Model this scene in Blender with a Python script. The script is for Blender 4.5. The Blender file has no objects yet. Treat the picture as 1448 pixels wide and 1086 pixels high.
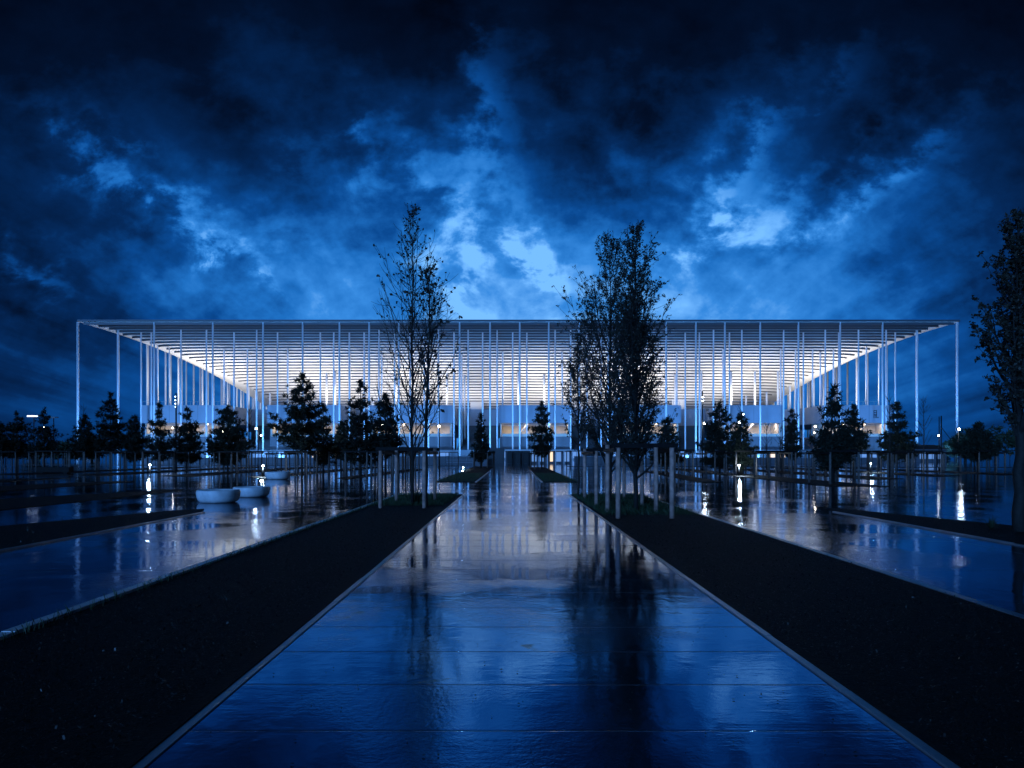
import bpy, math, random
import numpy as np
R = math.radians
scene = bpy.context.scene
COL = scene.collection
F, CX, HY, EYE = 1047.0, 724.0, 642.0, 1.6      # camera model: focal length in photo pixels, vanishing point, horizon row, eye height

def ground(px, py):
    Y = F * EYE / (py - HY)
    return ((px - CX) * Y / F, Y)
def xat(px, Y): return (px - CX) * Y / F
def zat(py, Y): return EYE + (HY - py) * Y / F

# ------------------------------------------------------------------ mesh helper
class MB:
    def __init__(s): s.v = []; s.f = []; s.m = []; s.mi = 0; s.sm = []; s.smooth = False
    def add(s, vs, fs):
        b = len(s.v); s.v.extend(vs)
        for f in fs:
            s.f.append(tuple(b + i for i in f)); s.m.append(s.mi); s.sm.append(s.smooth)
    def box(s, x0, x1, y0, y1, z0, z1):
        s.add([(x0,y0,z0),(x1,y0,z0),(x1,y1,z0),(x0,y1,z0),(x0,y0,z1),(x1,y0,z1),(x1,y1,z1),(x0,y1,z1)],
              [(3,2,1,0),(4,5,6,7),(0,1,5,4),(1,2,6,5),(2,3,7,6),(3,0,4,7)])
    def bar(s, p, q, w, h=None):
        h = h or w
        p = np.array(p, float); q = np.array(q, float); d = q - p; L = np.linalg.norm(d)
        if L < 1e-6: return
        d /= L; up = np.array((0,0,1.0)) if abs(d[2]) < .9 else np.array((1.0,0,0))
        a = np.cross(d, up); a /= np.linalg.norm(a); b = np.cross(a, d)
        a = a*w/2; b = b*h/2
        vs = [tuple(c) for e in (p, q) for c in (e-a-b, e+a-b, e+a+b, e-a+b)]
        s.add(vs, [(0,1,2,3),(7,6,5,4),(0,4,5,1),(1,5,6,2),(2,6,7,3),(3,7,4,0)])
    def tube(s, pts, rad, n=5, cap=True):
        P = [np.array(p, float) for p in pts]; rings = []
        old = s.smooth; s.smooth = n > 4
        vs = []
        a = None
        for i, p in enumerate(P):
            d = P[min(i+1, len(P)-1)] - P[max(i-1, 0)]
            d /= (np.linalg.norm(d) + 1e-9)
            if a is None:
                up = np.array((0,0,1.0)) if abs(d[2]) < .9 else np.array((1.0,0,0))
                a = np.cross(d, up)
            a = a - d*np.dot(a, d); a /= (np.linalg.norm(a) + 1e-9)
            b = np.cross(d, a); r = rad[i] if hasattr(rad, '__len__') else rad
            for k in range(n):
                t = 2*math.pi*k/n
                c = p + (a*math.cos(t) + b*math.sin(t))*r
                vs.append((c[0], c[1], c[2]))
        fs = []
        for i in range(len(P)-1):
            for k in range(n):
                k2 = (k+1) % n
                fs.append((i*n+k, i*n+k2, (i+1)*n+k2, (i+1)*n+k))
        if cap:
            fs.append(tuple(range(n-1, -1, -1))); fs.append(tuple((len(P)-1)*n + k for k in range(n)))
        s.add(vs, fs); s.smooth = old
    def lathe(s, prof, n=32, c=(0,0,0)):
        vs = []; fs = []; old = s.smooth; s.smooth = True
        for r, z in prof:
            for k in range(n):
                t = 2*math.pi*k/n
                vs.append((c[0]+r*math.cos(t), c[1]+r*math.sin(t), c[2]+z))
        for i in range(len(prof)-1):
            for k in range(n):
                k2 = (k+1) % n
                fs.append((i*n+k, i*n+k2, (i+1)*n+k2, (i+1)*n+k))
        s.add(vs, fs); s.smooth = old
    def ball(s, c, r, n=10, m=7):
        prof = [(max(1e-4, r*math.sin(math.pi*i/m)), -r*math.cos(math.pi*i/m)) for i in range(m+1)]
        s.lathe(prof, n, c)
    def build(s, name, mats, parent=None, loc=(0,0,0)):
        me = bpy.data.meshes.new(name)
        me.from_pydata(s.v, [], s.f)
        mats = mats if isinstance(mats, (list, tuple)) else [mats]
        for m in mats: me.materials.append(m)
        if len(mats) > 1: me.polygons.foreach_set('material_index', s.m)
        if any(s.sm): me.polygons.foreach_set('use_smooth', s.sm)
        me.update()
        o = bpy.data.objects.new(name, me); COL.objects.link(o); o.location = loc
        if parent: o.parent = parent
        return o

def tag(o, label=None, cat=None, group=None, kind=None):
    if label: o['label'] = label
    if cat: o['category'] = cat
    if group: o['group'] = group
    if kind: o['kind'] = kind
    return o
def thing(name, label, cat, loc=(0,0,0), rz=0, group=None):
    o = bpy.data.objects.new(name, None); COL.objects.link(o)
    o.empty_display_size = .3; o.location = loc; o.rotation_euler = (0,0,rz)
    return tag(o, label, cat, group)
def dup(root, loc, rz, label, scale=1.0, group=None, children={}):
    if root.name not in children: children[root.name] = [c for c in bpy.data.objects if c.parent == root]
    r = root.copy(); COL.objects.link(r); r.location = loc; r.rotation_euler = (0,0,rz); r.scale = (scale,)*3 if not hasattr(scale,'__len__') else scale
    r['label'] = label
    if group: r['group'] = group
    for c in children[root.name]:
        k = c.copy(); COL.objects.link(k); k.parent = r
    return r
def structure(o): o['kind'] = 'structure'; return o

# ------------------------------------------------------------------ materials
def mat(name, col, rough=.6, metal=0, spec=.5, emit=None, estr=0, noise=None, bump=None, ior=None, seams=None):
    m = bpy.data.materials.new(name); m.use_nodes = True; nt = m.node_tree; b = nt.nodes['Principled BSDF']
    b.inputs['Base Color'].default_value = (*col, 1); b.inputs['Roughness'].default_value = rough
    b.inputs['Metallic'].default_value = metal; b.inputs['Specular IOR Level'].default_value = spec
    if ior: b.inputs['IOR'].default_value = ior
    if emit:
        b.inputs['Emission Color'].default_value = (*emit, 1); b.inputs['Emission Strength'].default_value = estr
    tc = nt.nodes.new('ShaderNodeTexCoord')
    if noise:
        sc, amt = noise
        n = nt.nodes.new('ShaderNodeTexNoise'); n.inputs['Scale'].default_value = sc; n.inputs['Detail'].default_value = 6
        nt.links.new(tc.outputs['Object'], n.inputs['Vector'])
        r = nt.nodes.new('ShaderNodeMapRange'); r.inputs['To Min'].default_value = 1-amt; r.inputs['To Max'].default_value = 1+amt
        r.inputs['From Min'].default_value = .3; r.inputs['From Max'].default_value = .7
        nt.links.new(n.outputs['Fac'], r.inputs['Value'])
        mx = nt.nodes.new('ShaderNodeVectorMath'); mx.operation = 'SCALE'; mx.inputs[0].default_value = col
        nt.links.new(r.outputs[0], mx.inputs['Scale']); nt.links.new(mx.outputs[0], b.inputs['Base Color'])
    if bump:
        sc, st = bump
        n = nt.nodes.new('ShaderNodeTexNoise'); n.inputs['Scale'].default_value = sc; n.inputs['Detail'].default_value = 4
        nt.links.new(tc.outputs['Object'], n.inputs['Vector'])
        bp = nt.nodes.new('ShaderNodeBump'); bp.inputs['Strength'].default_value = st; bp.inputs['Distance'].default_value = .02
        nt.links.new(n.outputs['Fac'], bp.inputs['Height']); nt.links.new(bp.outputs[0], b.inputs['Normal'])
    return m

M = {}
M['white_paint'] = mat('white_paint', (.76,.79,.84), .45, noise=(.5,.05))
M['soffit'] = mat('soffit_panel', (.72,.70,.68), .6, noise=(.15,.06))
M['slat'] = mat('soffit_slat', (.08,.085,.10), .5)  # shade on the slats' outward faces is put into this dark colour
M['panel'] = mat('fascia_panel', (.26,.30,.36), .5, noise=(.3,.06))
M['roof_edge'] = mat('roof_edge', (.08,.10,.13), .5)
M['louvre'] = mat('dark_louvre', (.05,.055,.065), .45, noise=(.5,.15))
M['base_wall'] = mat('base_wall', (.12,.13,.155), .5, noise=(.2,.15))
M['warm_wall'] = mat('concourse_wall', (.55,.50,.44), .6, noise=(.25,.3))
M['dark_metal'] = mat('dark_metal', (.012,.013,.015), .4, metal=.3)
M['bark'] = mat('dark_bark', (.02,.018,.016), .8, noise=(14,.4), bump=(40,.4))
M['leaf'] = mat('autumn_leaf', (.03,.028,.018), .6)
M['needle'] = mat('pine_needle', (.013,.020,.013), .7, spec=.25)
M['bush'] = mat('bush_leaf', (.025,.045,.022), .65)
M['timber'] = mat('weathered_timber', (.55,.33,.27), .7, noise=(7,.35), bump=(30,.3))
M['timber_far'] = mat('far_timber', (.13,.11,.10), .7, noise=(7,.35))  # darker timber for the frames farther off
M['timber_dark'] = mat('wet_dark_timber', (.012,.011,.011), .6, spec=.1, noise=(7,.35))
M['concrete'] = mat('pale_concrete', (.86,.88,.92), .45, noise=(3.5,.2), bump=(60,.15))
M['kerb'] = mat('steel_edging', (.26,.27,.29), .28, noise=(3,.2), bump=(25,.15), ior=1.9)
M['mulch'] = mat('wet_bark_mulch', (.012,.010,.009), .75, spec=.25, noise=(20,.5), bump=(35,.9))
M['chip'] = mat('bark_chip', (.013,.011,.010), .38, spec=.5, noise=(9,.5))
M['grass'] = mat('grass_blade', (.03,.06,.022), .6)
M['lamp'] = mat('lamp_lens', (.9,.9,.9), .3, emit=(.75,.88,1.0), estr=32)
M['lamp_warm'] = mat('warm_lamp_lens', (.9,.9,.9), .3, emit=(1.0,.82,.6), estr=45)
M['lamp_dim'] = mat('dim_lamp_lens', (.9,.9,.9), .3, emit=(.75,.85,1.0), estr=1.6)
M['lamp_soft'] = mat('soft_lamp_lens', (.9,.9,.9), .3, emit=(.6,.8,1.0), estr=9)
M['lit_glass'] = mat('lit_glass', (.05,.06,.08), .15, emit=(.16,.36,.85), estr=.55)
M['lit_warm'] = mat('lit_doorway', (.05,.06,.08), .3, emit=(1.0,.75,.5), estr=.9)
M['glass'] = mat('dark_glass', (.01,.012,.016), .08)
M['roof_dark'] = mat('dark_roofing', (.03,.03,.035), .7)

def wet_material(name, joints=None, base=(.026,.030,.036)):
    """wet concrete: a film of water with smooth puddles and rippled damp areas between them"""
    m = bpy.data.materials.new(name); m.use_nodes = True; nt = m.node_tree; N = nt.nodes; L = nt.links
    b = N['Principled BSDF']; b.inputs['Specular Tint'].default_value = (.48,.70,1,1)
    tc = N.new('ShaderNodeTexCoord')
    def noise(scale, detail=4, stretch=None, rough=.5, dist=0):
        n = N.new('ShaderNodeTexNoise'); n.inputs['Scale'].default_value = scale; n.inputs['Detail'].default_value = detail
        n.inputs['Roughness'].default_value = rough; n.inputs['Distortion'].default_value = dist
        mp = N.new('ShaderNodeMapping'); mp.inputs['Scale'].default_value = stretch or (1,1,1)
        L.new(tc.outputs['Object'], mp.inputs[0]); L.new(mp.outputs[0], n.inputs['Vector'])
        return n.outputs['Fac']
    def rng(v, a, b_, c, d):
        r = N.new('ShaderNodeMapRange'); r.inputs['From Min'].default_value = a; r.inputs['From Max'].default_value = b_
        r.inputs['To Min'].default_value = c; r.inputs['To Max'].default_value = d; r.interpolation_type = 'SMOOTHSTEP'
        L.new(v, r.inputs['Value']); return r.outputs[0]
    def mth(op, a, b_):
        k = N.new('ShaderNodeMath'); k.operation = op
        for i, q in enumerate((a, b_)):
            if isinstance(q, (int, float)): k.inputs[i].default_value = q
            else: L.new(q, k.inputs[i])
        return k.outputs[0]
    pud = rng(noise(.42, 5, (1,1.0,1), .55, .4), .47, .58, 0, 1)        # 1 = damp, rough; 0 = standing water
    dry = rng(noise(1.1, 6, (.8,1.2,1), .62, .8), .64, .69, 0, 1)          # small drained islands
    rough = mth('ADD', mth('MULTIPLY', pud, .035), .022)
    rough = mth('ADD', rough, mth('MULTIPLY', dry, .20))
    L.new(rough, b.inputs['Roughness'])
    L.new(mth('SUBTRACT', 4.0, mth('MULTIPLY', dry, 2.2)), b.inputs['IOR'])
    tone = rng(mth('ADD', mth('MULTIPLY', noise(.6, 6), .6), mth('MULTIPLY', noise(9, 5, None, .7), .4)), .35, .65, .3, 2.0)
    sc = N.new('ShaderNodeVectorMath'); sc.operation = 'SCALE'; sc.inputs[0].default_value = base; L.new(tone, sc.inputs['Scale'])
    L.new(sc.outputs[0], b.inputs['Base Color'])
    h = mth('MULTIPLY', noise(26, 3), mth('ADD', mth('MULTIPLY', pud, .55), .16))
    h = mth('ADD', h, mth('MULTIPLY', noise(5, 2, (1,.8,1)), .35))
    h = mth('ADD', h, mth('MULTIPLY', noise(75, 3, None, .7), mth('ADD', mth('MULTIPLY', pud, .2), .05)))
    wr = noise(11, 4, (1,.75,1), .62, 1.6)                              # crinkled film of water between the puddles
    h = mth('ADD', h, mth('MULTIPLY', wr, mth('ADD', mth('MULTIPLY', pud, .55), .10)))
    patch = rng(noise(.75, 4, (1,.7,1), .6, .5), .44, .56, 0, 1)
    h = mth('ADD', h, mth('MULTIPLY', noise(6, 4, (.22,1,1), .6, .3), mth('ADD', mth('MULTIPLY', patch, .75), .10)))   # wind-drawn ripples across the path
    bp = N.new('ShaderNodeBump'); bp.inputs['Strength'].default_value = .30; bp.inputs['Distance'].default_value = .006
    if joints:
        sx = N.new('ShaderNodeSeparateXYZ'); L.new(tc.outputs['Object'], sx.inputs[0])
        g = None
        for ax, sp in joints:
            t = mth('ABSOLUTE', mth('SUBTRACT', mth('FRACT', mth('MULTIPLY', sx.outputs[ax], 1/sp), 0), .5), 0)
            e = rng(t, 5e-1-.014/sp, .5-.005/sp, 0, 1)
            g = e if g is None else mth('MAXIMUM', g, e)
        h = mth('SUBTRACT', h, mth('MULTIPLY', g, 2.2))
        ax, sp = joints[0]; yy = mth('MULTIPLY', sx.outputs[ax], 1/sp)      # every slab lies at a slightly different tilt
        wn = N.new('ShaderNodeTexWhiteNoise'); wn.noise_dimensions = '2D'; cb = N.new('ShaderNodeCombineXYZ')
        L.new(mth('FLOOR', yy, 0), cb.inputs[0]); L.new(mth('FLOOR', mth('MULTIPLY', sx.outputs[0], 1/2.1), 0), cb.inputs[1]); L.new(cb.outputs[0], wn.inputs['Vector'])
        h = mth('ADD', h, mth('MULTIPLY', mth('MULTIPLY', mth('SUBTRACT', wn.outputs['Value'], .5), mth('FRACT', yy, 0)), 3.2*sp))
    L.new(h, bp.inputs['Height']); L.new(bp.outputs[0], b.inputs['Normal'])
    return m
M['path'] = wet_material('wet_path', joints=((1,.854),))
M['plaza'] = wet_material('wet_plaza', joints=((1,3.4),(0,4.1)))

# ------------------------------------------------------------------ world: dusk sky with storm cloud
w = bpy.data.worlds.new('World'); scene.world = w; w.use_nodes = True
w.cycles.sampling_method = 'MANUAL'; w.cycles.sample_map_resolution = 512
nt = w.node_tree; N = nt.nodes; L = nt.links
for n in list(N): N.remove(n)
out = N.new('ShaderNodeOutputWorld'); bg = N.new('ShaderNodeBackground'); L.new(bg.outputs[0], out.inputs[0])
tc = N.new('ShaderNodeTexCoord'); sep = N.new('ShaderNodeSeparateXYZ'); L.new(tc.outputs['Generated'], sep.inputs[0])
def mth(op, a, b=0.0, c=None, clamp=False):
    k = N.new('ShaderNodeMath'); k.operation = op; k.use_clamp = clamp
    for i, q in enumerate((a, b) if c is None else (a, b, c)):
        if isinstance(q, (int, float)): k.inputs[i].default_value = q
        else: L.new(q, k.inputs[i])
    return k.outputs[0]
def comb(x, y, z=0.0):
    k = N.new('ShaderNodeCombineXYZ')
    for i, q in enumerate((x, y, z)):
        if isinstance(q, (int, float)): k.inputs[i].default_value = q
        else: L.new(q, k.inputs[i])
    return k.outputs[0]
def wnoise(vec, scale, detail=6, rough=.55, dist=0, ofs=None, seed=0):
    n = N.new('ShaderNodeTexNoise'); n.noise_dimensions = '3D'
    n.inputs['Scale'].default_value = scale; n.inputs['Detail'].default_value = detail
    n.inputs['Roughness'].default_value = rough; n.inputs['Distortion'].default_value = dist
    a = N.new('ShaderNodeVectorMath'); a.operation = 'ADD'; a.inputs[1].default_value = (seed*3.7, seed*1.9, seed*5.3)
    L.new(vec, a.inputs[0]); L.new(a.outputs[0], n.inputs['Vector'])
    return n
dx, dy, dz = sep.outputs
ay = mth('MAXIMUM', mth('ABSOLUTE', dy), .05)
A = mth('DIVIDE', dx, ay); E = mth('DIVIDE', mth('MAXIMUM', dz, 0.0), ay)     # tangent of azimuth and of elevation
zk = mth('ADD', mth('MAXIMUM', dz, 0.0), .16)
cp = comb(mth('DIVIDE', dx, zk), mth('MULTIPLY', mth('DIVIDE', dy, zk), .27))     # cloud layer seen from below
n_big = wnoise(cp, .55, 3, .5, .3, seed=2)
n_mid = wnoise(cp, 1.5, 6, .56, .35, seed=5)
n_det = wnoise(cp, 4.2, 5, .60, .25, seed=7)
n_fine = wnoise(comb(mth('MULTIPLY', A, 1.0), mth('MULTIPLY', E, 1.35)), 8.5, 6, .60, .25, seed=1)
n_puff = wnoise(comb(A, mth('MULTIPLY', E, 1.3)), 24.0, 4, .58, .0, seed=9)
fan = comb(mth('DIVIDE', A, mth('ADD', E, .10)), mth('MULTIPLY', E, .9))      # streets of cloud running away to the horizon
n_fan = wnoise(fan, 1.25, 5, .55, .45, seed=4)
def cen(n): return mth('SUBTRACT', n.outputs[0], .5)
warp = cen(n_mid); warp2 = cen(n_fine); warp3 = cen(n_puff)
Aw = mth('ADD', A, mth('ADD', mth('MULTIPLY', warp, .16), mth('ADD', mth('MULTIPLY', warp2, .20), mth('MULTIPLY', warp3, .07))))
Ew = mth('ADD', E, mth('ADD', mth('MULTIPLY', warp, -.12), mth('ADD', mth('MULTIPLY', warp2, .17), mth('MULTIPLY', warp3, -.06))))
def glow(px, py, rx, ry, ang, amp, a=None, e=None):
    a = A if a is None else a; e = E if e is None else e
    u = mth('SUBTRACT', a, (px-CX)/F); v = mth('SUBTRACT', e, (HY-py)/F)
    c, s = math.cos(R(ang)), math.sin(R(ang))
    p = mth('DIVIDE', mth('ADD', mth('MULTIPLY', u, c), mth('MULTIPLY', v, s)), rx/F)
    q = mth('DIVIDE', mth('SUBTRACT', mth('MULTIPLY', v, c), mth('MULTIPLY', u, s)), ry/F)
    r2 = mth('ADD', mth('MULTIPLY', p, p), mth('MULTIPLY', q, q))
    return mth('MULTIPLY', mth('EXPONENT', mth('MULTIPLY', r2, -1.0)), amp)
def total(items):
    t = items[0]
    for i in items[1:]: t = mth('ADD', t, i)
    return t
# smooth envelope of the dusk light
base = total([glow(740,500,850,385,0,.57), glow(735,585,680,190,0,.16), glow(750,400,280,160,0,.06), glow(700,310,110,170,12,.09), glow(1080,330,230,130,35,.10), glow(330,380,280,100,-32,.07)])
# thin places between the clouds where the light comes through, drawn out along the wind
gw = lambda *k: glow(*k, Aw, Ew)
gaps = total([gw(768,388,80,46,-40,.30), gw(640,390,60,36,-50,.13), gw(690,320,130,62,-58,.17), gw(600,240,110,32,-55,.13), gw(690,130,40,110,0,.13), gw(655,405,36,22,0,.12),
              gw(1080,312,84,38,35,.20), gw(1055,235,125,34,60,.18), gw(1010,330,60,28,30,.15), gw(1130,330,60,20,0,.13), gw(1235,285,120,30,33,.20), gw(1190,120,80,24,55,.10), gw(1330,190,90,30,40,.08),
              gw(285,315,95,28,-33,.16), gw(335,355,60,20,-25,.15), gw(200,245,100,26,-42,.11), gw(130,185,70,28,-40,.08), gw(40,370,60,24,-30,.15), gw(500,175,70,24,-62,.13), gw(390,400,40,20,-40,.16), gw(440,340,110,30,-35,.06)])
darks = total([gw(600,70,170,80,-40,.10), gw(820,250,130,90,35,.12), gw(520,330,80,60,0,.05), gw(705,398,44,22,0,.15), gw(1180,215,90,40,45,.12), gw(1110,362,70,24,0,.10), gw(950,310,70,60,20,.04), gw(360,220,140,60,-40,.08), gw(120,310,100,60,-20,.07)])
tex = total([mth('MULTIPLY', cen(n_fan), .95), mth('MULTIPLY', cen(n_mid), .42), mth('MULTIPLY', cen(n_big), .30), mth('MULTIPLY', cen(n_det), .34), mth('MULTIPLY', cen(n_fine), .58), mth('MULTIPLY', cen(n_puff), .38)])
env = mth('ADD', mth('MULTIPLY', base, 1.25), .16)
mixn = total([mth('MULTIPLY', n_fine.outputs[0], .50), mth('MULTIPLY', n_puff.outputs[0], .30), mth('MULTIPLY', n_det.outputs[0], .20), mth('MULTIPLY', gaps, .28)])
sm = N.new('ShaderNodeMapRange'); sm.interpolation_type = 'SMOOTHSTEP'; sm.inputs['From Min'].default_value = .47; sm.inputs['From Max'].default_value = .62; sm.inputs['To Min'].default_value = .25; sm.inputs['To Max'].default_value = 1.5
L.new(mixn, sm.inputs['Value']); gmod = sm.outputs[0]
lowfade = mth('ADD', .22, mth('MULTIPLY', E, 4.2), clamp=True)      # cloud texture flattens out towards the horizon
val = mth('ADD', base, mth('MULTIPLY', mth('MULTIPLY', tex, env), lowfade))
val = mth('ADD', val, mth('MULTIPLY', gaps, gmod))
val = mth('SUBTRACT', val, darks)
ramp = N.new('ShaderNodeValToRGB'); L.new(val, ramp.inputs[0])
stops = [(0.0,(.0003,.0010,.0035)), (.14,(.0006,.0040,.017)), (.30,(.0012,.017,.078)), (.45,(.0024,.050,.215)), (.60,(.010,.118,.405)), (.76,(.028,.188,.55)), (1.0,(.14,.39,.80))]
els = ramp.color_ramp.elements
els[0].position, els[0].color = stops[0][0], (*stops[0][1],1); els[1].position, els[1].color = stops[-1][0], (*stops[-1][1],1)
for p, c in stops[1:-1]:
    e_ = els.new(p); e_.color = (*c,1)
L.new(ramp.outputs[0], bg.inputs[0]); bg.inputs[1].default_value = 1.0

# last of the dusk light, low from behind the camera
sd = bpy.data.lights.new('sun', 'SUN'); sd.energy = 1.3; sd.angle = R(20); sd.color = (.12,.38,1.0)
so = bpy.data.objects.new('sun', sd); COL.objects.link(so); so.rotation_euler = (R(82), 0, R(-25))

def area(name, loc, rot, sx, sy, power, col, parent=None):
    d = bpy.data.lights.new(name, 'AREA'); d.shape = 'RECTANGLE'; d.size = sx; d.size_y = sy; d.energy = power; d.color = col
    o = bpy.data.objects.new(name, d); COL.objects.link(o); o.location = loc; o.rotation_euler = rot
    if parent: o.parent = parent
    return o

# ------------------------------------------------------------------ ground, paths, beds
g = MB(); g.add([(-1500,-60,0),(1500,-60,0),(1500,2200,0),(-1500,2200,0)], [(0,1,2,3)]); structure(g.build('ground', M['plaza']))
p = MB(); p.add([(-1.86,-6,.004),(2.2,-6,.004),(2.2,28.9,.004),(-1.86,28.9,.004)], [(0,1,2,3)]); structure(p.build('path', M['path']))

def bed(poly, z=.02):
    b = MB(); n = len(poly)
    b.add([(x,y,z) for x,y in poly] + [(x,y,-.05) for x,y in poly], [tuple(range(n))] + [(i, n+i, n+(i+1)%n, (i+1)%n) for i in range(n)])
    return structure(b.build('mulch_bed', M['mulch']))
KW = .07
beds = [
  [(-4.34,-4),(-1.93,-4),(-1.93,28.9),(-4.34,28.9)],
  [(2.2+KW,-4),(4.9,-4),(4.9,28.9),(2.2+KW,28.9)],
  [(-4.36,41.9),(-2.1,41.9),(-2.3,95),(-4.8,95)],
  [(1.75,41.9),(3.75,41.9),(3.95,90),(1.95,90)],
  [(-11.6,0),(-8.45,0),(-8.45,20.2),(-8.9,21.4),(-9.6,20.6),(-11.4,15.8)],
  [(-18.2,4),(-14.55,4),(-14.5,32.2),(-14.9,33.6),(-18.1,26)],
  [(-25.6,8),(-21.8,8),(-21.9,43),(-23,43.5),(-25.6,36)],
  [(-33,14),(-29.2,14),(-29.2,50),(-33,45)],
  [(11.4,0),(8.9,0),(8.95,20.5),(9.2,21.9),(9.7,21),(11.2,16)],
  [(18.4,6),(15.6,6),(15.6,17),(16.2,18),(18.0,14)],
  [(-11.6,49),(-10.4,46),(-8.7,76),(-10.8,80)],
  [(-18.6,52),(-16.2,48),(-15.2,92),(-18.0,94)],
  [(-25.8,54),(-22.6,52),(-22.6,92),(-25.8,94)],
  [(-33.6,56),(-30,54),(-30,92),(-33.6,94)],
  [(-41,58),(-37.6,56),(-37.6,92),(-41,94)],
  [(10.6,42),(11.9,42),(14.0,69),(12.0,70)],
  [(15.6,36.5),(18.6,36.5),(18.6,84),(16.6,84)],
  [(22.4,46),(25.4,48),(25.4,86),(22.6,86)],
  [(29.6,52),(32.8,54),(32.8,88),(29.6,88)],
  [(37,56),(40.5,58),(40.5,90),(37,90)],
]
for q in beds: bed(q)
def kerb(x0, x1, y0, y1, z=.03, m='kerb'):
    b = MB(); along = (y1-y0) > (x1-x0); n = max(1, int(round(max(y1-y0, x1-x0)/1.5))); kr = random.Random(int(x0*100+y0))
    for i in range(n):                                               # edging stones with open joints and slight misalignment
        j = kr.uniform(-.004,.004); e = kr.uniform(-.002,.002)
        if along: b.box(x0+e, x1+e, y0+(y1-y0)*i/n, y0+(y1-y0)*(i+1)/n-.008, -.05, z+j)
        else: b.box(x0+(x1-x0)*i/n, x0+(x1-x0)*(i+1)/n-.008, y0, y1, -.05, z+j)
    return structure(b.build('kerb', M[m]))
kerb(-1.926, -1.864, -4, 28.9, .016); kerb(2.204, 2.2+KW-.004, -4, 28.9, .016)
kerb(-4.46, -4.342, -4, 28.9, .05, 'concrete'); kerb(4.902, 5.0, -4, 28.9)
kerb(-4.34, -1.93, 28.904, 29.0); kerb(2.2+KW, 4.9, 28.904, 29.0)
kerb(-2.098, -2.02, 41.9, 70); kerb(1.66, 1.748, 41.9, 70)
kerb(-8.448, -8.37, 0, 20.2, .025); kerb(8.82, 8.898, 0, 20.4, .025)

# bark chips lying on the two long beds and on the side beds
def chips(name, polys_counts, label):
    rng = np.random.default_rng(4)
    V = []; Fc = []
    for (x0,x1,y0,y1), n in polys_counts:
        t = rng.random(n); Yp = y0*(y1/y0)**(t**.8)                     # thinner with distance
        Xp = x0 + rng.random(n)*(x1-x0)
        ln = .008 + rng.random(n)**4*.020; wd = ln*(.25+.4*rng.random(n))
        yaw = rng.random(n)*6.283; tilt = rng.normal(0,.55,n); roll = rng.normal(0,.5,n)
        ux = np.stack([np.cos(yaw)*np.cos(tilt), np.sin(yaw)*np.cos(tilt), np.sin(tilt)],1)
        sx = np.stack([-np.sin(yaw), np.cos(yaw), np.zeros(n)],1)
        up = np.cross(ux, sx); sx = sx*np.cos(roll)[:,None] + up*np.sin(roll)[:,None]
        c = np.stack([Xp, Yp, .026+rng.random(n)*.02+np.abs(np.sin(tilt))*ln*.4],1)
        for k,(a,b) in enumerate(((-1,-.8),(.9,-1),(1,.7),(-.8,1))):
            V.append((c + ux*(a*ln/2)[:,None] + sx*(b*wd/2)[:,None]))
    Vs = []; base = 0
    for i in range(0, len(V), 4):
        q = np.stack(V[i:i+4],1).reshape(-1,3); Vs.append(q)
    Va = np.concatenate(Vs); nq = len(Va)//4
    me = bpy.data.meshes.new(name); me.vertices.add(len(Va)); me.vertices.foreach_set('co', Va.ravel())
    me.loops.add(nq*4); me.loops.foreach_set('vertex_index', np.arange(nq*4, dtype=np.int32))
    me.polygons.add(nq); me.polygons.foreach_set('loop_start', np.arange(nq, dtype=np.int32)*4)
    me.update(calc_edges=True); me.validate()
    me.materials.append(M['chip'])
    o = bpy.data.objects.new(name, me); COL.objects.link(o); return tag(o, label, 'mulch', kind='stuff')
chips('bark_mulch', [((-4.30,-2.06,3.4,28.5), 46000), ((2.32,4.86,3.4,28.5), 46000), ((-11.3,-8.5,9,20), 9000), ((8.98,11.0,9,20), 9000)], 'wet dark bark chips covering the planting beds beside the path')

def litter(name, n, label):
    rnd = random.Random(77); b = MB()
    for _ in range(n):
        y = 3.6*(22/3.6)**rnd.random(); x = rnd.uniform(-1.8,2.15) if rnd.random() < .62 else rnd.choice((rnd.uniform(-8.3,-4.5), rnd.uniform(5.05,8.8)))
        a = rnd.uniform(0,6.28); l = rnd.uniform(.005,.014); w_ = l*rnd.uniform(.4,.7); ca, sa = math.cos(a), math.sin(a); z = .010; c = rnd.uniform(0,.012)
        b.add([(x-ca*l,y-sa*l,z),(x+sa*w_,y-ca*w_,z+c),(x+ca*l,y+sa*l,z+.002),(x-sa*w_,y+ca*w_,z+c*.6)], [(0,1,2,3)])
    o = b.build(name, M['leaf']); return tag(o, label, 'leaves', kind='stuff')
litter('fallen_leaves', 420, 'small dead leaves lying on the wet paving')

def blades(name, spots, label, h=.12, seed=3, wid=.006):
    rnd = random.Random(seed); b = MB()
    for (x0,x1,y0,y1,n) in spots:
        for _ in range(n):
            x = rnd.uniform(x0,x1); y = rnd.uniform(y0,y1); a = rnd.uniform(0,6.28); hh = h*rnd.uniform(.4,1.1); l = hh*rnd.uniform(.1,.7)
            ca, sa = math.cos(a), math.sin(a); q = wid*rnd.uniform(.6,1.4)
            b.add([(x-sa*q,y+ca*q,.015),(x+sa*q,y-ca*q,.015),(x+ca*l*.4+sa*q*.7,y+sa*l*.4-ca*q*.7,.02+hh*.6),(x+ca*l,y+sa*l,.02+hh)], [(0,1,2,3)])
    o = b.build(name, M['grass']); return tag(o, label, 'grass', kind='stuff')
blades('grass', [(-4.32,-2.06,22.5,28.8,5200),(2.32,4.88,19.0,28.8,6500),(-4.5,-2.2,42.2,60,2600),(1.8,3.8,42.2,60,2600),(-4.33,-4.25,5.5,24,500)], 'short wet grass at the far ends of the planting beds')

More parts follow.
